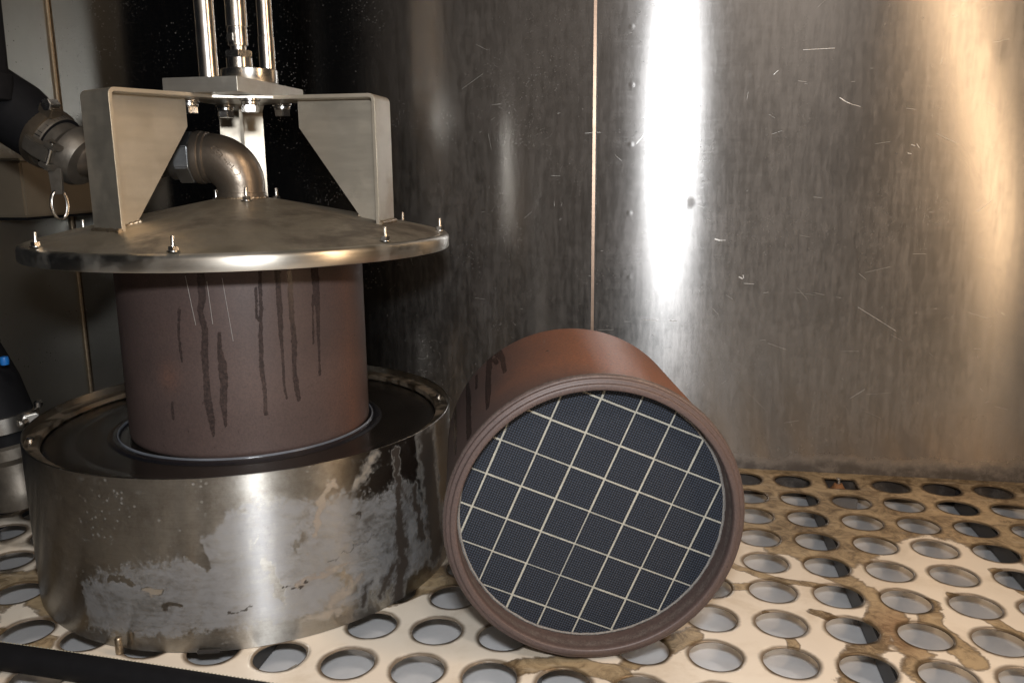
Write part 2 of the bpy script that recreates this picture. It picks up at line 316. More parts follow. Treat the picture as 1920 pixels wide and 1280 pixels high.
for _ in range(130):
    x0 = rnd.uniform(-0.3, 0.62); z0 = rnd.uniform(0.06, 0.74); L_ = rnd.choice((0.004, 0.007, 0.012, 0.022, 0.035)) * rnd.uniform(.6, 1.2); a_ = rnd.gauss(0.0, 0.35) if rnd.random() < .7 else rnd.uniform(0, 3.1)
    fs_.box((x0, -0.0001, z0), (L_, 0.0003, rnd.uniform(0.00012, 0.0003)), Matrix.Rotation(a_, 3, 'Y'))
fs_ = fs_.build('fine_scratches', plain('dull_scratch', (0.42, 0.41, 0.39), 0.4, 0.7, 200, 0.2), wall); fs_['kind'] = 'stuff'
lw = MB().box((-0.003, 0.0, 0.5), (0.006, 0.19, 1.25)).build('left_wall', M_left); lw.location = (-1.016, 1.2155, 0); struct(lw)
MB().tube([(0.002, 0.094, -0.1), (0.002, 0.094, 1.1)], 0.003, 8).build('weld_seam', M_weld, lw)
# the lower tray
tr = MB().box((0.12, 0.66, -0.0423), (2.13, 1.29, 0.004)).build('lower_tray', M_tray); struct(tr)
# perforated floor
PX, PY, X0, Y0, RH = 0.0708, 0.0711, 0.1320, 1.2652, 0.0258
strokes = [([(0.178, 1.023), (0.206, 0.963), (0.225, 0.94), (0.25, 0.901), (0.223, 0.831), (0.197, 0.779), (0.184, 0.742)], .020), ([(0.25, 0.901), (0.25, 0.856), (0.255, 0.798), (0.252, 0.753)], .018),
    ([(0.09, 0.967), (0.136, 0.938), (0.177, 0.932), (0.221, 0.92)], .008), ([(0.08, 0.912), (0.116, 0.916)], .010), ([(-0.02, 0.74), (0.024, 0.788), (0.041, 0.801)], .016), ([(-0.15, 0.705), (-0.083, 0.733), (-0.03, 0.72)], .016),
    ([(-0.76, 0.80), (-0.70, 0.768), (-0.625, 0.736)], .022), ([(0.296, 0.908), (0.285, 0.852), (0.308, 0.797)], .016), ([(-0.68, 0.69), (-0.612, 0.684)], .010), ([(-0.30, 0.86), (-0.25, 0.896), (-0.2, 0.95)], .016), ([(-.26, .98), (-.22, 1.02)], .03), ([(-0.80, 0.72), (-0.70, 0.80), (-0.72, 0.90)], .05), ([(-.30, .82), (-.24, .87)], .02), ([(-0.74, 0.68), (-0.62, 0.665)], .030), ([(0.33, 0.93), (0.36, 0.86), (0.40, 0.83)], .010), ([(0.40, 1.0), (0.42, 0.93)], .012), ([(0.12, 0.86), (0.14, 0.80), (0.13, 0.76)], .006), ([(0.17, 0.87), (0.20, 0.85)], .008)]
edge = [(-1.0, 1.02), (-.2, 1.02), (0.02, 1.045), (0.116, 1.052), (0.138, 1.009), (0.174, 0.992), (0.203, 0.949), (0.247, 0.99), (0.29, 1.04), (0.318, 1.076), (0.358, 1.083), (0.401, 1.044), (0.435, 1.02), (0.8, 0.98)]
def edgeY(x):
    for (a, b) in zip(edge, edge[1:]):
        if a[0] <= x <= b[0]: return a[1] + (b[1] - a[1]) * (x - a[0]) / (b[0] - a[0])
    return 1.03
def stain(x, y):
    v = max(-0.55, min(0.75, (y - edgeY(x)) * 14))
    for pts, wd in strokes:
        d = min(segd(x, y, a, b)[0] for a, b in zip(pts, pts[1:]))
        v = max(v, 0.62 - d / wd * 0.62)
    return v
def redness(x, y):
    return max(0.0, 1 - math.hypot(x - 0.252, (y - 0.845) * 0.55) / 0.034)
bm = bmesh.new()
vst, ved, vre = [], [], []
def fv(x, y, z, e):
    vst.append(stain(x, y)); ved.append(e); vre.append(redness(x, y)); return bm.verts.new((x, y, z))
TH = -0.0018
for i in range(-17, 11):
    for j in range(0, 15):
        cx, cy = X0 + i * PX, Y0 - j * PY
        hx, hy = PX / 2, PY / 2
        vis = (j <= 9 and -12 <= i <= 7)
        seg, rg = (48, 4) if vis else (24, 1)
        rect = (i == 2 and j == 0)
        top = 1.3105 if j == 0 else cy + hy
        rings = []
        cors = [(sx_ * hx, sy_) for sx_ in (-1, 1) for sy_ in (-hy, top - cy)]
        near = {}
        for (qx, qy) in cors:
            ca_ = math.atan2(qy, qx) % (2 * math.pi); near[int(round(ca_ / (2 * math.pi) * seg - 0.5)) % seg] = (qx, qy)
        jig = 1 + 0.006 * rnd.uniform(-1, 1)
        for k in range(seg):
            a = 2 * math.pi * (k + 0.5) / seg; ca, sa = math.cos(a), math.sin(a)
            t = min(hx / abs(ca), ((top - cy) if sa > 0 else hy) / abs(sa)); ox, oy = near.get(k, (ca * t, sa * t))
            if rect:
                t2 = min(0.0215 / abs(ca), 0.021 / abs(sa)); ix, iy = ca * t2, sa * t2
            else:
                rj = RH * jig * (1 + 0.006 * math.sin(3 * a + i)); ix, iy = ca * rj, sa * rj
            col = []
            for q in range(rg + 1):
                f_ = q / rg
                col.append((cx + ix + (ox - ix) * f_, cy + iy + (oy - iy) * f_, math.hypot(ix + (ox - ix) * f_ - ix, (oy - iy) * f_)))
            rings.append(col)
        rings = [[fv(x, y, 0 if e > 0 else -0.0004, e) for x, y, e in col] + [fv(col[0][0], col[0][1], TH, 0.0)] for col in rings]
        for k in range(seg):
            A, B = rings[k], rings[(k + 1) % seg]
            for q in range(rg): bm.faces.new((A[q], A[q + 1], B[q + 1], B[q])).smooth = True
            bm.faces.new((A[-1], A[0], B[0], B[-1]))
            
bm.verts.index_update()
me = bpy.data.meshes.new('floor'); bm.to_mesh(me); bm.free()
setattr_f(me, 'st', vst); setattr_f(me, 'edge', ved); setattr_f(me, 'red', vre)
floor = mk('floor', me, M_floor); struct(floor)
# supports under the plate
for k, (bx, wd) in enumerate([(X0 + PX + 0.0300, .008), (X0 + 4 * PX + 0.040, .024), (X0 - 3.45 * PX, .006), (X0 - 7.6 * PX, .006)]):
    o = MB().box((0, 0, 0), (wd, 1.10, 0.030)).build('support_rail', M_dark, None, bevel=0.001); o.location = (bx, 0.74, -0.0225)
    tag(o, ['dark support rail seen through the second column of floor holes right of the lying filter', 'wide dark rail seen through the rightmost floor holes', 'thin dark rail under the floor between basin and lying filter', 'dark rail under the floor holes in front of the basin'][k], 'support rail', 'rails under the perforated floor')
MBr = MB().tube([(0, 0, 0), (0.05, 0.06, 0.014)], 0.0022, 8)
o = MBr.build('brace_rod', M_bracket); o.location = (-0.405, 0.655, -0.036); tag(o, 'thin tan brace rod seen inside the hole just in front of the basin', 'rod')
# anchor bolt in the square slot
bX, bY = X0 + 2 * PX, Y0
e = empty('anchor_bolt', Matrix.Translation((bX - 0.004, bY + 0.000, -0.040)), 'rusty anchor bolt sitting in the small square slot near the back wall', 'bolt')
MB().box((0.004, 0.002, 0.012), (0.043, 0.042, 0.024)).build('base_block', plain('dull_grey_plate', (0.16, 0.14, 0.125), 0.6, 0.4), e, bevel=0.001)
b = MB(); b.lathe([(0.012, 0.024), (0.0125, 0.030), (0.009, 0.034), (0.006, 0.040)], 20); b.build('rust_cap', M_rustblob, e)
MB().lathe([(0.0035, 0.040), (0.0035, 0.048)], 12).build('bolt_shank', M_bolt, e)

# ------------------------------------------------------------------ filters
RF, LF = 0.1415, 0.222
def make_filter(M, label, runs, orafn, seg=720):
    e = empty('filter_canister', M, label, 'filter', 'rusty ceramic filter canisters')
    prof = [(0.1300, 0.030), (0.1300, 0.0040), (0.1303, 0.0012), (0.1312, 0.0002), (0.1322, 0.0), (0.1355, 0.0), (0.1362, 0.0004), (0.1366, 0.0012), (0.1367, 0.0030), (0.1374, 0.0034), (0.1395, 0.0034), (0.1405, 0.0038), (0.1409, 0.0048), (0.1411, 0.0064), (0.1424, 0.0070), (0.1432, 0.0084), (0.1436, 0.0102), (0.1434, 0.0122), (0.1426, 0.0140), (0.1418, 0.0150), (0.1416, 0.0182)]
    nz = 80
    body = [(RF, 0.0182 + (LF - 0.006 - 0.0182) * (q + 1) / nz) for q in range(nz)]
    back = [(RF - 0.0008, LF - 0.003), (RF - 0.003, LF - 0.0008), (RF - 0.006, LF), (0.124, LF), (0.124, LF - 0.02)]
    prof = prof + body + back
    mb = MB(); mb.lathe(prof, seg, closed=False); mb.f = mb.f[:-2]
    o = mb.build('shell', M_shell, e, ang=50)
    wet = []; ora = []
    rr_ = random.Random(3)
    for v in o.data.vertices:
        x, y, z = v.co; th = math.degrees(math.atan2(y, x)); wv = 0.0
        for pts in runs:
            for (a, b) in zip(pts, pts[1:]):
                lo, hi = min(a[1], b[1]), max(a[1], b[1])
                if z < lo - 0.006 or z > hi + 0.006: continue
                d0 = (th - a[0] + 180) % 360 - 180
                if abs(d0) > 8: continue
                da = (b[0] - a[0]); 
                px_, py_ = d0 * RF * math.pi / 180, z - a[1]; bx_, by_ = da * RF * math.pi / 180, b[1] - a[1]
                d, t = segd(px_, py_, (0, 0), (bx_, by_)); wd = 0.72 * (a[2] + (b[2] - a[2]) * t) * RF * math.pi / 180
                if z < 0.018 or z > LF - .004: continue
                wv = max(wv, 0.5 - (d - wd) / 0.0016 * 0.5)
        wet.append(max(-.3, min(0.8, wv))); ora.append(orafn(th, z))
    setattr_f(o.data, 'wet', wet); setattr_f(o.data, 'ora', ora)
    return e
# standing filter: local z runs downwards from its rim under the lid
MX, MY = -0.502, 0.93
ZT = 0.164 + LF
runs_px = {'d1': [(-79.1, 0.375, 1.95), (-79.3, 0.341, 1.8), (-80.8, 0.328, 1.16), (-79.2, 0.308, 1.48), (-80.4, 0.281, 1.67), (-80.4, 0.26, 1.34), (-80.7, 0.231, 1.86), (-79.7, 0.211, 1.6), (-79.5, 0.192, 0.3)],
'd2': [(-73.6, 0.303, 0.39), (-73.9, 0.287, 1.13), (-73.2, 0.27, 2.1), (-73.2, 0.249, 1.79), (-74.1, 0.228, 1.7), (-73.9, 0.202, 0.3)], 'd3': [(-55.0, 0.375, 0.6), (-55.9, 0.322, 0.6), (-56.8, 0.291, 0.81), (-57.2, 0.262, 0.98), (-56.5, 0.239, 0.72), (-56.9, 0.213, 0.73)],
'd3b': [(-57.2, 0.349, 0.4), (-57.8, 0.319, 0.4), (-56.2, 0.314, 0.4)], 'd4': [(-47.9, 0.375, 1.35), (-47.8, 0.327, 1.29), (-48.0, 0.296, 0.89), (-47.9, 0.268, 0.48), (-48.1, 0.24, 0.4), (-47.2, 0.227, 0.4)],
'd5': [(-42.4, 0.375, 1.14), (-42.8, 0.319, 1.14), (-42.2, 0.287, 1.3), (-43.0, 0.259, 0.94), (-42.6, 0.238, 1.24), (-41.7, 0.224, 0.96)], 'd6': [(-30.4, 0.375, 2.55), (-29.9, 0.34, 2.14), (-29.6, 0.322, 1.38), (-30.1, 0.286, 0.6), (-30.5, 0.247, 0.43)],
'd7': [(-31.9, 0.337, 0.4), (-33.1, 0.284, 0.35)], 'd8': [(-90.0, 0.328, 0.8), (-91.2, 0.303, 0.44), (-90.8, 0.273, 0.35)], 'd9': [(-97.7, 0.227, 0.5), (-97.8, 0.21, 0.35)]}
Mst = Matrix.Translation((MX + 0.005, MY, ZT)) @ Matrix.Rotation(math.pi, 4, 'X')
# turning over about x sends angle th to -th and world z to ZT - z
runs_l = [[(-a, ZT - z, wd) for a, z, wd in v] for v in runs_px.values()]
def ora_l(th, z):
    t = -th
    return 0.42 * max(0, 1 - abs(t + 10) / 32) * (0.4 + 0.6 * min(1, z / 0.03)) + 0.25 * max(0, 1 - math.hypot((t + 98) / 10, (z - 0.13) / 0.03))
f1 = make_filter(Mst, 'rusty brown filter canister standing upright between the round lid and the basin', runs_l, ora_l)
for (t0, z0, t1, z1) in [(-85.7, 0.365, -83.0, 0.313), (-76.8, 0.359, -75.8, 0.314), (-70.5, 0.362, -68.0, 0.295)]:
    pts = []
    for k in range(7):
        t = math.radians(-(t0 + (t1 - t0) * k / 6)); z = ZT - (z0 + (z1 - z0) * k / 6); pts.append(((RF + 0.0003) * math.cos(t), (RF + 0.0003) * math.sin(t), z))
    MB().tube(pts, 0.00022, 6).build('scratch_or_trail', M_scratch_trail, f1)  # pale threads stand in for trails of falling drops, not marks in the shell
# lying filter
az, el = math.radians(13.6), math.radians(1.3)
nf = Vector((math.sin(az) * math.cos(el), -math.cos(az) * math.cos(el), -math.sin(el)))
cf = Vector((-0.0545, 0.732, 0.1442))
Xa = Vector((math.cos(az), math.sin(az), 0)); Za = Xa.cross(-nf); Za = Za if Za.z > 0 else -Za
# local: x = Xa, z = -nf (towards the back), y = z cross x
zl = -nf; yl = zl.cross(Xa)
Mti = Matrix(((Xa.x, yl.x, zl.x, cf.x), (Xa.y, yl.y, zl.y, cf.y), (Xa.z, yl.z, zl.z, cf.z), (0, 0, 0, 1)))
sg = 1 if yl.dot(Za) > 0 else -1
runs_t = {'t1': [(126.3, 0.235, 3.0), (123.6, 0.179, 1.6), (123.7, 0.119, 0.9)], 't1b': [(128, .2, 1.2), (126.5, .17, 1.0)], 't2': [(130.0, 0.218, 2.2), (132.2, 0.146, 2.0), (133.3, 0.089, 1.9), (134.4, 0.048, 0.7)],
 't3': [(146.0, 0.217, 1.2), (145.4, 0.146, 2.4), (145.8, 0.091, 2.1), (145.9, 0.031, 2.1)], 't4': [(158.6, 0.221, 2.0), (158.2, 0.137, 1.8), (156.9, 0.051, 1.2)], 'spot': [(103.9, 0.127, 0.8), (103.5, .126, .6)], 't5': [(139, .2, .8), (139.5, .15, .6)]}
runs_t = [[(sg * a, z, wd) for a, z, wd in v] for v in runs_t.values()]
def ora_t(th, z):
    t = sg * th
    return max(0, 1.1 - abs(t - 72) / 72) * (0.55 + 0.45 * max(0, min(1, (z - .02) / .05))) if z > .018 else 0.06
f2 = make_filter(Mti, 'rusty filter canister lying on its side on the floor, honeycomb end facing front', runs_t, ora_t)
# honeycomb end: cement disc, segments, mat ring
ZD = 0.0255
mb = MB(); mb.lathe([(0.0, ZD + 0.0006), (0.1284, ZD + 0.0006), (0.1284, ZD + 0.02)], 96); mb.f = mb.f[:-1]
mb.build('cement', M_cement, f2)
mb = MB(); prof = [(0.1270, ZD + 0.004), (0.1274, ZD - 0.0006), (0.1286, ZD - 0.0012), (0.1300, ZD - 0.0002), (0.1301, ZD + 0.004)]
mb.lathe(prof, 240); mb.f = mb.f[:-2]
for i, v in enumerate(mb.v):
    k = 1 + 0.004 * fbm(v[0] * 120, v[1] * 120) ; mb.v[i] = (v[0] * min(k, 1.001), v[1] * min(k, 1.001), v[2] + 0.0006 * fbm(v[0] * 200, v[1] * 200, 5))
mb.build('mat_ring', M_mat, f2)
def clip(poly, R):
    """clip a convex polygon by a many-sided circle"""
    N = 96
    for k in range(N):
        a = 2 * math.pi * (k + 0.5) / N; nx, ny = math.cos(a), math.sin(a); d = R
        out = []
        for (p, q) in zip(poly, poly[1:] + poly[:1]):
            sp_, sq = p[0] * nx + p[1] * ny - d, q[0] * nx + q[1] * ny - d
            if sp_ <= 0: out.append(p)
            if (sp_ < 0 < sq) or (sq < 0 < sp_):
                t = sp_ / (sp_ - sq); out.append((p[0] + (q[0] - p[0]) * t, p[1] + (q[1] - p[1]) * t))
        poly = out
        if len(poly) < 3: return None
    return poly
G = 0.0358; ga = math.radians(-23.2)
ux = Vector((math.cos(ga), math.sin(ga))); uy = Vector((-math.sin(ga), math.cos(ga)))
o0 = Vector((-0.0027, 0.0022))
full = None
for i in range(-4, 5):
    for j in range(-4, 5):
        c = o0 + ux * G * (i + 0.5) + uy * G * (j + 0.5) + Vector((rnd.uniform(-.0003, .0003), rnd.uniform(-.0003, .0003)))
        wd = 0.0340 + rnd.uniform(-0.0003, 0.0003); h_ = wd / 2
        sq = [c + ux * a * h_ + uy * b * h_ for a, b in ((-1, -1), (1, -1), (1, 1), (-1, 1))]
        cl = clip([(p.x, p.y) for p in sq], 0.1275)
        if not cl or len(cl) < 3: continue
        ar = abs(sum(p[0] * q[1] - q[0] * p[1] for p, q in zip(cl, cl[1:] + cl[:1]))) / 2
        if ar < 2e-5: continue
        loc = [((p[0] - c.x) * ux.x + (p[1] - c.y) * ux.y, (p[0] - c.x) * uy.x + (p[1] - c.y) * uy.y) for p in cl]
        # frame: segment local x,y in the face plane (face y axis is world-up side)
        s_ = MB().prism([(x, y * sg) for x, y in loc], 0, 0.006).build('segment', M_cell, f2, flat=True)
        s_.location = (c.x, sg * c.y, ZD + rnd.uniform(-0.0002, 0.0002)); s_.rotation_euler = (0, 0, sg * ga)

# ------------------------------------------------------------------ basin
RB, HB = 0.248, 0.183
bas = empty('steel_basin', Matrix.Translation((MX, MY, 0)), 'low round brushed steel basin streaked with white film standing on the perforated floor', 'basin')
seg = 900; nz = 110; mb = MB()
prof = [(RB, 0.0006 + (HB - 0.0006) * q / nz) for q in range(nz + 1)] + [(RB - 0.0008, HB + 0.0004), (RB - 0.0018, HB), (RB - 0.0020, 0.150)]
mb.lathe(prof, seg); mb.f = mb.f[:-2]
o = mb.build('shell', M_basin, bas, ang=40)
tops = [(-112, .045), (-106.9, 0.064), (-93.2, 0.09), (-78.2, 0.107), (-76.1, 0.110), (-72, 0.128), (-68.8, 0.145), (-61.7, 0.157), (-54.7, 0.154), (-47.4, 0.143), (-40.7, 0.148), (-33.5, 0.136), (-22.5, 0.140), (-13.2, 0.10), (0, .07)]
fl, dk, tn = [], [], []
for v in o.data.vertices:
    x, y, z = v.co; t = math.degrees(math.atan2(y, x)); F_ = -0.6; D_ = 0.0; T_ = 0.0
    if -112 < t < 0:
        for (a, b) in zip(tops, tops[1:]):
            if a[0] <= t <= b[0]: tz = a[1] + (b[1] - a[1]) * (t - a[0]) / (b[0] - a[0]); break
        F_ = min((tz - z) * 18, 0.5); F_ = min(F_, (t + 106) * 0.15, (z - 0.012 - 0.02 * max(0, (t + 100) / 60 if t < -60 else .5)) * 25)
        t_, z_ = t, z
        t = t + 1.5 * fbm(t_ * .35, z_ * 70, 3) + .5 * fbm(t_ * 1.3, z_ * 260, 8); z = z + 0.006 * fbm(t_ * .3, z_ * 60, 11) + 0.0015 * fbm(t_ * 1.5, z_ * 300, 17)
        # darker smears where the film is rubbed away
        for (t0, z0, t1, z1, wd, amt) in [(-80.5, .143, -73, .092, .010, 1.2), (-88, .068, -84, .066, .005, .9), (-84, .050, -80, .053, .004, .9), (-60.5, .09, -57.5, .045, .007, .9), (-52, .115, -54, .095, .009, .6), (-97, .077, -91, .074, .004, .9), (-66, .10, -62, .12, .004, .5), (-45, .07, -40, .04, .012, .6)]:
            d, tt = segd(t * .0043, z, (t0 * .0043, z0), (t1 * .0043, z1)); F_ -= amt * max(0, 1 - d / wd) * 1.1
        for (t0, z0, t1, z1, wd, amt) in [(-25.5, .172, -25, .10, .006, .9), (-25, .10, -24.6, .035, .016, .9), (-24.6, .04, -27, .004, .016, .9), (-33, .02, -24, .06, .012, .6), (-19, .12, -16, .06, .01, .8), (-38, .012, -36, .035, .010, .6), (-12, .17, -8, .03, .03, .9), (-58, .058, -52, .060, .0012, .9), (-70, .040, -64, .045, .0015, .8), (-38, .118, -37.5, .116, .004, 1.0), (-24, .13, -21, .11, .012, .5), (-47, .076, -33, .088, .002, .4)]:
            d, tt = segd(t * .0043, z, (t0 * .0043, z0), (t1 * .0043, z1)); D_ = max(D_, amt * max(0, 1 - d / wd))
        for (t0, z0, t1, z1, wd, amt) in [(-44, .160, -47.5, .142, .006, 1.0), (-47.5, .142, -49, .105, .005, 1.0), (-54, .06, -42, .070, .004, .6), (-46, .03, -38, .05, .01, .6), (-52, .02, -44, .02, .008, .5), (-87.5, .067, -84.5, .067, .004, .9), (-32.8, .174, -38, .150, .012, .5)]:
            d, tt = segd(t * .0043, z, (t0 * .0043, z0), (t1 * .0043, z1)); T_ = max(T_, amt * max(0, 1.2 - d / wd))
    fl.append(F_); dk.append(D_); tn.append(min(T_, 1))
setattr_f(o.data, 'film', fl); setattr_f(o.data, 'dark', dk); setattr_f(o.data, 'tan', tn)
mb = MB(); mb.lathe([(RB - 0.0021, 0.165), (RB - 0.0021, 0.1745), (0.2325, 0.1745), (0.2310, 0.1735), (0.2300, 0.168)], 200); mb.f = mb.f[:-2]
mb.build('ledge_ring', steel('ledge_steel', (0.36, 0.30, 0.23), 0.32, 0.2, 0.6, (0.10, 0.06, 0.035), sc=50), bas)
mb = MB(); mb.lathe([(0.231, 0.1650), (0.226, 0.1668), (0.20, 0.1655), (0.172, 0.1628), (0.12, 0.1620), (0.0, 0.1600)], 200)
mb.build('cover_plate', M_cover, bas)
mb = MB(); mb.lathe([(0.120, 0.162), (0.1405, 0.1635), (0.146, 0.1635), (0.149, 0.1665), (0.154, 0.1680), (0.160, 0.1665), (0.164, 0.1635), (0.170, 0.1626)], 200); mb.f = mb.f[:-2]
mb.build('gasket', M_wetrubber, bas)
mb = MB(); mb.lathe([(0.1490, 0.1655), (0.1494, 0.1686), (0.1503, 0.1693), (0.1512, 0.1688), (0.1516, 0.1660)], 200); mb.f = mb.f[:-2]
mb.build('gasket_lip_glint', plain('painted_gasket_glint', (0.11, 0.12, 0.14), 0.20, 0.0, 14, 0.95, 0.002, 1.0), bas)  # pale ring paints the flash glint on the black gasket
for t in (150, 27, 92, -20, 215):
    a = math.radians(t); s_ = MB(); s_.lathe([(0.0042, 0), (0.0042, 0.0022), (0.0028, 0.0036), (0.0, 0.0040)], 18)
    s_ = s_.build('screw', M_bolt, bas); s_.location = (0.2395 * math.cos(a), 0.2395 * math.sin(a), 0.1745)
MB().lathe([(0.0036, 0.0008), (0.0038, 0.003), (0.0036, 0.0165), (0.0026, 0.0180)], 16, Matrix.Translation((-0.0215, -0.2560, 0))).build('pin', M_weld, bas)
a = math.radians(-74.5); MB().box((0, 0, 0), (0.022, 0.003, 0.003)).build('tab', M_dark, bas)
bas.children[-1].location = (0.2505 * math.cos(a), 0.2505 * math.sin(a), 0.0027); bas.children[-1].rotation_euler = (0, 0, a + math.pi / 2)

# ------------------------------------------------------------------ lid with brackets, plates, rods
LX, LY = -0.4885, 0.930
lid = empty('press_lid', Matrix.Translation((LX, LY, 0.3795)), 'round conical steel lid with three bent brackets hanging from chromed rods over the upright filter', 'press lid')
Z0 = 0.3795
def Lp(x, y, z): return (x, y, z - Z0)
cone = lambda r: 0.3960 + (0.4385 - 0.3960) * (1 - max(0, (r - 0.035)) / 0.202) ** 0.92
mb = MB(); pr = [(0.0, 0.4385), (0.02, 0.4385)] + [(r, cone(r)) for r in [0.035 + 0.199 * k / 20 for k in range(20)]]
mb.lathe([(r, z - Z0) for r, z in pr + [(0.235, 0.3953), (0.233, 0.3940), (0.04, 0.432), (0.0, 0.432)]], 240); mb.build('cone_plate', M_lid, lid, ang=25)
mb = MB(); mb.lathe([(r, z - Z0) for r, z in [(0.2320, 0.3965), (0.2348, 0.3959), (0.2376, 0.3948), (0.2391, 0.3928), (0.2396, 0.3902), (0.2396, 0.3808), (0.2390, 0.3797), (0.2378, 0.3795), (0.2372, 0.3803), (0.2372, 0.3905), (0.2320, 0.3922)]], 300, closed=True)
mb.build('rim', M_rim, lid)
# brackets
RA, BW, ZTOP, TK = 0.171, 0.056, 0.5525, 0.004
for k, deg in enumerate((-116.6, 1.0, 117.5)):
    a = math.radians(deg); M = Matrix.Translation((0.002, 0.002, 0)) @ Matrix.Rotation(a, 4, 'Z')
    # strap: bent profile in (radial, z), extruded across
    br_ = 0.007; out = [(0.052, ZTOP), (RA - br_, ZTOP)]
    out += [(RA - br_ + br_ * math.sin(t), ZTOP - br_ + br_ * math.cos(t)) for t in [math.pi / 2 * q / 6 for q in range(1, 7)]] + [(RA, cone(RA) - 0.001)]
    inn = [(RA - TK, cone(RA) - 0.001)] + [(RA - br_ + (br_ - TK) * math.sin(t), ZTOP - br_ + (br_ - TK) * math.cos(t)) for t in [math.pi / 2 * (1 - q / 6) for q in range(0, 6)]] + [(RA - br_, ZTOP - TK), (0.052, ZTOP - TK)]
    Mp = M @ Matrix(((1, 0, 0, 0), (0, 0, 1, 0), (0, 1, 0, -Z0), (0, 0, 0, 1)))
    br = MB().prism(out + inn, -BW / 2, BW / 2, Mp).build('bracket', M_bracket, lid, bevel=0.0005, ang=25)
    zb = cone(RA - 0.03)
    web = [(RA - TK + 0.0006, ZTOP - 0.016), (RA - TK + 0.0006, cone(RA - TK) - 0.0005), (RA - 0.031, cone(RA - 0.031) - 0.0005), (0.071, ZTOP - 0.034), (0.071, ZTOP - TK + 0.0006), (RA - 0.016, ZTOP - TK + 0.0006)]
    MB().prism(web, -0.002, 0.002, Mp).build('web_plate', M_bracket, br, bevel=0.0004)
    w_ = MB(); w_.tube([M @ Vector((RA - TK - 0.003 - 0.028 * q / 16, 0.0035 * (-1 if k == 1 else 1) * (1 if deg < 0 else -1), cone(RA - 0.007 - 0.028 * q / 16) - Z0 + 0.0006 * rnd.random())) for q in range(17)], [0.0018 + 0.0018 * rnd.random() for _ in range(17)], 8)
    w_.tube([M @ Vector((RA + 0.0015, -BW / 2 + BW * q / 20, cone(RA) - Z0 + 0.0005)) for q in range(21)], [0.0018 + 0.0016 * rnd.random() for _ in range(21)], 8)
    w_.build('weld_bead', M_weld, br)
# hub plate (rounded hexagon between brackets)
hub = []
for deg in (-116.6, 1.0, 117.5):
    for s_ in (-1, 1):
        a = math.radians(deg); hub.append((0.002 + 0.0535 * math.cos(a) - s_ * BW / 2 * math.sin(a), 0.0535 * math.sin(a) + s_ * BW / 2 * math.cos(a)))
MB().prism(hub, ZTOP - TK - Z0 + 0.0006, ZTOP - Z0 - 0.0006).build('hub_plate', M_rim, lid, bevel=0.0004)
Mb = Matrix.Rotation(0, 4, 'Z')
MB().box((.002, 0, 0.5602 - Z0), (0.086, 0.166, 0.0156)).build('top_block', M_block, lid, bevel=0.0006)
bm_ = lid.children[-1]
for v in bm_.data.vertices: pass
MB().lathe([(0.0315, 0.5690 - Z0), (0.0322, 0.5700 - Z0), (0.0322, 0.5838 - Z0), (0.031, 0.5848 - Z0), (0.0, 0.5848 - Z0)], 64, Matrix.Translation((0.011, 0.012, 0))).build('flange_disc', M_chrome, lid)
MB().lathe([(0.0145, 0.5950 - Z0), (0.0145, 0.6065 - Z0)], 40, Matrix.Translation((0.007, -0.002, -0.0105))).build('spindle_collar', M_bright, lid)
MB().prism(hexpoly(0.0165), 0.6068 - Z0, 0.6145 - Z0, Matrix.Translation((0.007, -0.002, -0.0105)) @ Matrix.Rotation(math.radians(-61 + 30 + 28), 4, 'Z')).build('hex_nut', M_bolt, lid, bevel=0.0012)
sp_ = MB(); sp_.lathe([(r, z - Z0) for r, z in [(0.0085, 0.6145), (0.0085, 0.6195), (0.0110, 0.6200), (0.0110, 0.6290), (0.0110, 0.6370), (0.0112, 0.6375), (0.0112, 0.6382), (0.0105, 0.6386), (0.0105, 0.640), (0.0118, 0.6405), (0.0118, 0.95)]], 48, Matrix.Translation((0.007, -0.002, -0.0105)))
sp = sp_.build('spindle', M_chrome, lid)
MB().box((0.0035, -0.0125, 0.6180 - Z0), (0.008, 0.003, 0.008), Mb.to_3x3()).build('spanner_flat', M_bright, sp, bevel=0.0006)
bm2 = lid.children[-1]
for (rx, ry, rr0, zc) in [(0.0070, -0.071, 0.0100, None), (0.0060, 0.071, 0.0092, 0.630)]:
    pr = [(rr0, 0.5682), (rr0, 0.95)] if not zc else [(rr0 * 1.06, 0.5682), (rr0 * 1.06, zc - 0.0008), (rr0 * 0.93, zc - 0.0004), (rr0 * 0.93, zc + 0.0004), (rr0, zc + 0.0006), (rr0, 0.95)]
    MB().lathe([(r, z - Z0) for r, z in pr], 48, Matrix.Translation((rx, ry, 0))).build('guide_rod', M_chrome, lid)
# bolts under the hub plate
for (bx, by) in [(0.036, -0.040), (-0.037, 0.040), (-0.037, -0.040), (0.036, 0.040)]:
    Mt = Matrix.Translation((bx, by, ZTOP - TK - Z0)); bo = MB().prism(hexpoly(0.0098), -0.0145, -0.0072, Mt @ Matrix.Rotation(rnd.random(), 4, 'Z')).build('bolt', M_bolt, lid, bevel=0.0007)
    MB().lathe([(0.0112, -0.0001), (0.0112, -0.0022), (0.0105, -0.0026), (0.0085, -0.0028), (0.0096, -0.0034), (0.0096, -0.0060), (0.0085, -0.0072)], 28, Mt).build('washer', M_bolt, bo)
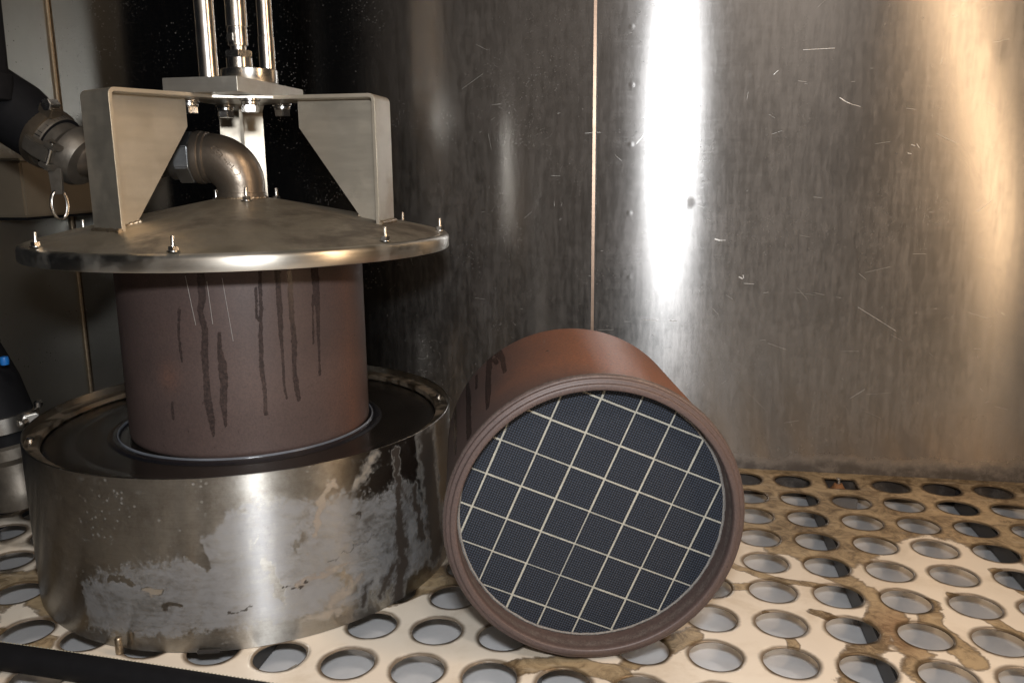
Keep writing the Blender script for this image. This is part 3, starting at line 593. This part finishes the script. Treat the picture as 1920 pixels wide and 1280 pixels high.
# studs with nuts on the lid
for (deg, r) in STUDS if 'STUDS' in globals() else [(-124, .229), (-79, .229), (-26, .229), (13, .229), (176, .229), (140, .229), (95, .229), (54, .229), (152, .058), (-59, .040), (73, .054)]:
    a = math.radians(deg); zz = cone(r) - Z0; Mt = Matrix.Translation((r * math.cos(a), r * math.sin(a), zz)) @ Matrix.Rotation(rnd.uniform(-.06, .06), 4, 'X')
    st = MB(); st.lathe([(0.0020, 0), (0.0020, 0.0140), (0.0016, 0.0148)], 10, Mt); st = st.build('stud', M_bright, lid)
    MB().lathe([(0.0062, 0), (0.0062, 0.0010)], 18, Mt).prism(hexpoly(0.0050), 0.0010, 0.0050, Mt).build('nut', M_bolt, st, bevel=0.0003)
# elbow pipe
EX, EY = -0.005, 0.004; dv = Vector((-0.985, -0.17, 0)).normalized(); RBn = 0.036; zc = 0.4505
path = [Vector((EX, EY, 0.430))] + [Vector((EX, EY, zc)) + dv * (RBn - RBn * math.cos(t)) + Vector((0, 0, RBn * math.sin(t))) for t in [math.pi / 2 * q / 16 for q in range(17)]]
path += [path[-1] + dv * 0.004]
rads = [0.0272] * 1 + [0.0272 + 0.002 * math.sin(math.pi * q / 16) for q in range(17)] + [0.0275]
m = NT('brown_cast_pipe'); n = m.noise(25, 5, 0.6); nb = m.noise(260, 3, 0.6)
m.set(color=m.mix(n, (0.16, 0.135, 0.11), (0.25, 0.21, 0.17)), metal=0.85, rough=m.math('ADD', 0.30, m.math('MULTIPLY', nb, 0.12)), normal=m.bump(nb, 0.3, 0.0006)); M_elbow = m.m
elb = MB().tube([p - Vector((0, 0, Z0)) for p in path], rads, 48).build('elbow_pipe', M_elbow, lid)
E1 = path[-1] - Vector((0, 0, Z0))
AM = axisM(E1, dv, (0, 0, 1))
MB().lathe([(0.0275, -0.006), (0.0292, -0.005), (0.0294, -0.001), (0.0288, 0.000), (0.0302, 0.001), (0.0305, 0.006), (0.0300, 0.009), (0.026, 0.0095)], 60, AM).build('pipe_collar', M_elbow, elb)
MB().lathe([(0.0276, 0.432 - Z0), (0.0280, 0.436 - Z0), (0.0280, 0.4452 - Z0), (0.0274, 0.4457 - Z0)], 60, Matrix.Translation((EX, EY, 0))).build('pipe_socket', M_elbow, elb)
rw = MB(); rw.tube([Vector((EX + 0.0278 * math.cos(t), EY + 0.0278 * math.sin(t), cone(0.03) - Z0 + 0.001 * rnd.random())) for t in [2 * math.pi * q / 60 for q in range(61)]], [0.0012 + 0.0012 * rnd.random() for _ in range(61)], 8); rw.build('weld_bead', M_weld, elb)
hn = MB(); hn.prism([(0.0315 * math.cos(math.pi / 4 * i + .4), 0.0315 * math.sin(math.pi / 4 * i + .4)) for i in range(8)], 0.0098, 0.027, AM); hn = hn.build('hex_nipple', plain('zinc_nipple', (0.42, 0.43, 0.44), 0.36, 1.0, 80, 0.25), lid, bevel=0.0012)
MB().lathe([(0.024, 0.027), (0.0255, 0.028), (0.0255, 0.037), (0.022, 0.040), (0.021, 0.05)], 40, AM).build('nipple_neck', plain('zinc_neck', (0.36, 0.36, 0.36), 0.35, 1.0), hn)
MB().lathe([(0.0205, 0.050), (0.0235, 0.052), (0.0240, 0.068), (0.021, 0.072), (0.0205, 0.150)], 40, AM).build('pipe_stub', M_elbow, lid)
# raised plaque with cast lettering on the elbow
th = math.radians(48)
pc = Vector((EX, EY, zc - Z0)) + dv * (RBn - RBn * math.cos(th)) + Vector((0, 0, RBn * math.sin(th)))
tdir = (dv * math.sin(th) + Vector((0, 0, math.cos(th)))).normalized()      # along the pipe
vc = Vector((-MX, -MY, 0.06)).normalized(); nn = (vc - tdir * vc.dot(tdir)).normalized()
side = tdir.cross(nn)
# lettering runs from upper left to lower right
xd = (-(dv) * 0.70 + Vector((0, 0, -0.72))); xd = (xd - nn * xd.dot(nn)).normalized(); yd = nn.cross(xd)
def on_pipe(u, v, lift=0.0):
    p = pc + xd * u + yd * v
    # push to the surface of the bend
    best = min(((p - (q - Vector((0, 0, Z0)))).length_squared, i) for i, q in enumerate(path))[1]
    c_ = path[best] - Vector((0, 0, Z0)); tg = (path[min(best + 1, len(path) - 1)] - path[max(best - 1, 0)]).normalized()
    rel = p - c_; rel -= tg * rel.dot(tg); al = rel.dot(nn)
    lat = (rel - nn * al).length; r_ = rads[best]
    return p + nn * ((max(r_ * r_ - lat * lat, 0)) ** 0.5 - al + lift)
ol = []
for q in range(41):
    t = 2 * math.pi * q / 40; u = 0.0165 * (1 if math.cos(t) > 0 else -1) + 0.0046 * math.cos(t); v = 0.0046 * math.sin(t); ol.append(on_pipe(u, v, 0.0002))
MB().tube(ol, 0.00045, 6).build('cast_border', M_elbow, elb)
strokes7 = {'3': [((0, 1), (1, 1)), ((1, 1), (.4, .55)), ((.4, .55), (1, .3)), ((1, .3), (.6, 0)), ((.6, 0), (0, .05))], '1': [((.2, .8), (.6, 1)), ((.6, 1), (.6, 0))], '6': [((.9, 1), (.2, .6)), ((.2, .6), (0, .2)), ((0, .2), (.5, 0)), ((.5, 0), (1, .25)), ((1, .25), (.5, .5)), ((.5, .5), (.1, .35))], 'L': [((0, 1), (0, 0)), ((0, 0), (.9, 0))], '-': [((.1, .5), (.9, .5))],
    'H': [((0, 0), (0, 1)), ((1, 0), (1, 1)), ((0, .5), (1, .5))], 'O': [((.5, 1), (0, .6)), ((0, .6), (.2, 0)), ((.2, 0), (.9, .1)), ((.9, .1), (1, .7)), ((1, .7), (.5, 1))], 'M': [((0, 0), (.1, 1)), ((.1, 1), (.5, .4)), ((.5, .4), (.9, 1)), ((.9, 1), (1, 0))]}
tx = MB(); txt = '33L-OHL'; cw = 0.0034
for i, ch in enumerate(txt):
    u0 = (i - len(txt) / 2) * (cw + 0.0009)
    for (a, b) in strokes7[ch]:
        tx.tube([on_pipe(u0 + a[0] * cw, (a[1] - .5) * 0.0056, 0.0003), on_pipe(u0 + b[0] * cw, (b[1] - .5) * 0.0056, 0.0003)], 0.0004, 5)
tx.build('cast_lettering', M_elbow, elb)

# ------------------------------------------------------------------ upper hose with lever coupling
A0 = Vector((LX, LY, Z0)) + E1 + dv * 0.145
hs = empty('upper_hose', Matrix.Translation(A0), 'thick black hose with clamp band and lever coupling running up behind the left bracket', 'hose')
h1 = Vector((-0.722, 0.905, 0.512)) - A0
ax1 = h1.normalized()
AMh = axisM((0, 0, 0), ax1, (0, 0, 1))
L1 = h1.length
hp = [h1 * 0.62, h1, Vector((-0.752, 0.90, 0.538)) - A0, Vector((-0.80, 0.895, 0.568)) - A0, Vector((-0.86, 0.88, 0.60)) - A0, Vector((-0.93, 0.85, 0.63)) - A0]
MB().tube(hp, [0.033, 0.0345, 0.039, 0.0405, 0.0405, 0.0405], 40).build('hose_tube', M_rubber, hs)
vp = MB().tube([(0, 0, 0), (0.004, 0, 0.2), (0.0, 0, 0.5)], 0.036, 32).lathe([(0.036, -0.01), (0.040, -0.008), (0.040, 0.02), (0.036, 0.024)], 32).build('standing_hose', M_rubber); vp.location = (-0.771, 0.86, 0.56)
tag(vp, 'black hose running straight up at the top left edge of the picture', 'hose')
MB().lathe([(0.0335, L1 * 0.80), (0.0362, L1 * 0.81), (0.0368, L1 * 1.0), (0.0368, L1 * 1.04), (0.0345, L1 * 1.05)], 48, AMh).build('clamp_band', M_band, hs)
cb = hs.children[-1]
Mk = AMh @ Matrix.Translation((0.034, -0.012, L1 * 0.93))
MB().box(Mk.to_translation(), (0.014, 0.018, 0.020), Mk.to_3x3()).build('clamp_lug', M_band, cb, bevel=0.002)
MB().prism(hexpoly(0.0075), -0.006, 0.010, Mk @ Matrix.Rotation(math.pi / 2, 4, 'X') @ Matrix.Translation((0.008, 0, 0))).build('clamp_bolt', M_bolt, cb, bevel=0.0008)
MB().lathe([(0.0205, -0.01), (0.030, -0.008), (0.0345, 0.0), (0.0350, 0.012), (0.0335, 0.014), (0.0290, 0.020), (0.0290, 0.036), (0.0325, 0.040), (0.0340, 0.046), (0.0330, L1 * 0.62), (0.0335, L1 * 0.66), (0.0315, L1 * 0.70)], 56, AMh).build('coupling_body', M_cast, hs)
# lever on the near lower side
ld = (Vector((0.35, -0.90, -0.30)) - ax1 * Vector((0.35, -0.90, -0.30)).dot(ax1)).normalized(); ML = axisM(ld * 0.033, ax1, ld)
lv = MB().prism([(-0.004, 0.006), (0.010, 0.010), (0.012, 0.030), (0.009, 0.046), (0.001, 0.050), (-0.002, 0.030)], -0.009, 0.009, ML @ Matrix(((1, 0, 0, 0), (0, 0, 1, 0), (0, 1, 0, 0), (0, 0, 0, 1)))).build('cam_lever', M_cast, hs, bevel=0.0018)
for s_ in (-1, 1):
    MB().prism([(-0.006, 0.0), (0.011, 0.004), (0.011, 0.018), (-0.006, 0.024)], s_ * 0.0125 - 0.003, s_ * 0.0125 + 0.003, ML @ Matrix(((1, 0, 0, 0), (0, 0, 1, 0), (0, 1, 0, 0), (0, 0, 0, 1)))).build('lever_ear', M_cast, hs, bevel=0.0012)
MB().tube([ML @ Vector((0.006, -0.0165, 0.011)), ML @ Vector((0.006, 0.0165, 0.011))], 0.003, 14).build('lever_pin', M_bolt, hs)
rc = Vector((-0.690, 0.872, 0.440)) - A0
tab = MB().prism([(-0.006, -0.012), (0.006, -0.012), (0.008, 0.018), (-0.008, 0.018)], -0.003, 0.003, Matrix.Translation(rc + Vector((0.001, 0, 0.018))) @ Matrix.Rotation(math.pi / 2, 4, 'X') @ Matrix.Rotation(0.15, 4, 'Y')).build('lever_tab', M_cast, hs, bevel=0.001)
rg_ = []
for q in range(49):
    t = 2 * math.pi * q / 24 + 1.2; rg_.append(rc + Vector((0.0030 * math.cos(t) + 0.002 * (q / 48), 0.009 * math.cos(t) + 0.0024 * (q / 48) - 0.001, 0.0165 * math.sin(t) - 0.006)))
MB().tube(rg_, 0.00115, 8).build('pull_ring', M_bolt, hs)

# ------------------------------------------------------------------ left side: wall box, lower hose, blue tie
bx = empty('wall_box', Matrix.Translation((-0.972, 1.3115, 0.405)), 'flat tan steel box fixed in the back left corner behind the hose', 'box')
MB().box((-0.0075, -0.095, 0.0415), (0.070, 0.188, 0.083)).build('casing', plain('tan_painted_steel', (0.20, 0.165, 0.12), 0.5, 0.4, 30, 0.12), bx, bevel=0.003)
MB().box((-0.0065, -0.097, 0.0855), (0.071, 0.191, 0.004)).build('top_lip', M_bracket, bx, bevel=0.001)
MB().box((-0.0105, -0.092, -0.0025), (0.062, 0.180, 0.004)).build('bottom_seal', M_rubber, bx)
lh = empty('lower_hose', Matrix.Translation((-0.878, 0.93, 0.0)), 'black hose end with bright clamp and lever coupling standing at the left of the basin', 'hose')
MB().tube([(0.020, 0.0, 0.150), (0.004, 0.0, 0.195), (-0.026, 0.0, 0.250), (-0.07, 0.0, 0.320), (-0.12, 0, 0.39)], [0.040, 0.041, 0.041, 0.041, 0.040], 40).build('hose_tube', M_rubber, lh)
AL = axisM((0.036, 0.0, 0.055), (-0.16, 0, 1))
MB().lathe([(0.043, 0.082), (0.0445, 0.083), (0.0445, 0.103), (0.043, 0.104)], 48, AL).build('clamp_band', M_bright, lh); cb = lh.children[-1]
MB().box(AL @ Vector((0.030, -0.034, 0.093)), (0.020, 0.012, 0.016), AL.to_3x3()).build('clamp_lug', M_bright, cb, bevel=0.002)
MB().lathe([(0.0058, 0.0), (0.0058, 0.009), (0.0035, 0.009), (0.003, 0.006)], 6, Matrix.Translation(AL @ Vector((0.024, -0.040, 0.093))) @ Matrix.Rotation(math.pi / 2, 4, 'X')).build('clamp_bolt', M_bolt, cb)
MB().lathe([(0.0055, 0.0), (0.0055, 0.006), (0.003, 0.0085)], 16, Matrix.Translation(AL @ Vector((0.044, -0.01, 0.104)))).build('clamp_bolt', M_bolt, cb)
MB().lathe([(0.036, -0.02), (0.038, -0.01), (0.038, 0.005), (0.034, 0.012), (0.034, 0.040), (0.040, 0.048), (0.040, 0.062), (0.036, 0.066)], 48, AL).build('coupling_body', M_cast, lh)
MB().lathe([(0.0365, 0.066), (0.0365, 0.082)], 32, AL).build('hose_end', M_rubber, lh)
MB().prism([(-0.014, 0.0), (0.012, 0.004), (0.016, 0.022), (0.006, 0.044), (-0.012, 0.040)], -0.004, 0.006, Matrix.Translation(AL @ Vector((0.020, -0.036, 0.0))) @ Matrix.Rotation(math.pi / 2, 4, 'X')).build('cam_lever', M_cast, lh, bevel=0.0018)
MB().lathe([(0.003, 0), (0.003, 0.003), (0.0, 0.0035)], 14, Matrix.Translation(AL @ Vector((0.020, -0.043, 0.018))) @ Matrix.Rotation(math.pi / 2, 4, 'X')).build('lever_pin', M_bolt, lh)
lr = [Vector((0.025 + 0.010 * math.cos(t), -0.048, 0.025 + 0.030 * math.sin(t))) for t in [2 * math.pi * q / 32 for q in range(33)]]
MB().tube(lr, 0.0024, 10).build('pull_ring', M_bright, lh)
o = MB().tube([(-0.03, 0, 0.006), (-0.008, 0, 0.002), (0.0, 0, 0)], [0.0028, 0.0026, 0.0026], 10).lathe([(0.0, -0.006), (0.0048, -0.005), (0.0056, 0.0), (0.0048, 0.005), (0.0, 0.006)], 14).build('blue_tie', M_blue); o.location = (-0.815, 0.90, 0.239)
tag(o, 'small blue tie end poking in at the left edge above the lower hose', 'cable tie')
# rubber seal strip in the near left corner
e = empty('door_seal', Matrix.Translation((-0.52, 0.625, 0.0)), 'black rubber door seal with stitched edge lying in the near left corner', 'seal')
sp1_ = [Vector((-0.20 + 0.46 * q / 30, 0.0115 - 0.028 * (q / 30) ** 1.3, 0.013)) for q in range(31)]
MB().tube(sp1_, 0.0125, 20).build('seal_tube', M_rubber, e)
MB().tube([p + Vector((0, 0.012, -0.006)) for p in sp1_], 0.0045, 12).build('seal_lip', plain('brown_rubber', (0.035, 0.025, 0.02), 0.4), e)
st_ = MB()
for q in range(120):
    p = sp1_[0].lerp(sp1_[-1], 0) ; f_ = q / 119 * 30; i0 = min(int(f_), 29); p = sp1_[i0].lerp(sp1_[i0 + 1], f_ - i0)
    st_.box(p + Vector((0, 0.0085, 0.0094)), (0.0016, 0.0008, 0.0008))
st_ = st_.build('stitching', plain('grey_thread', (0.35, 0.33, 0.25), 0.7), e); st_['kind'] = 'stuff'
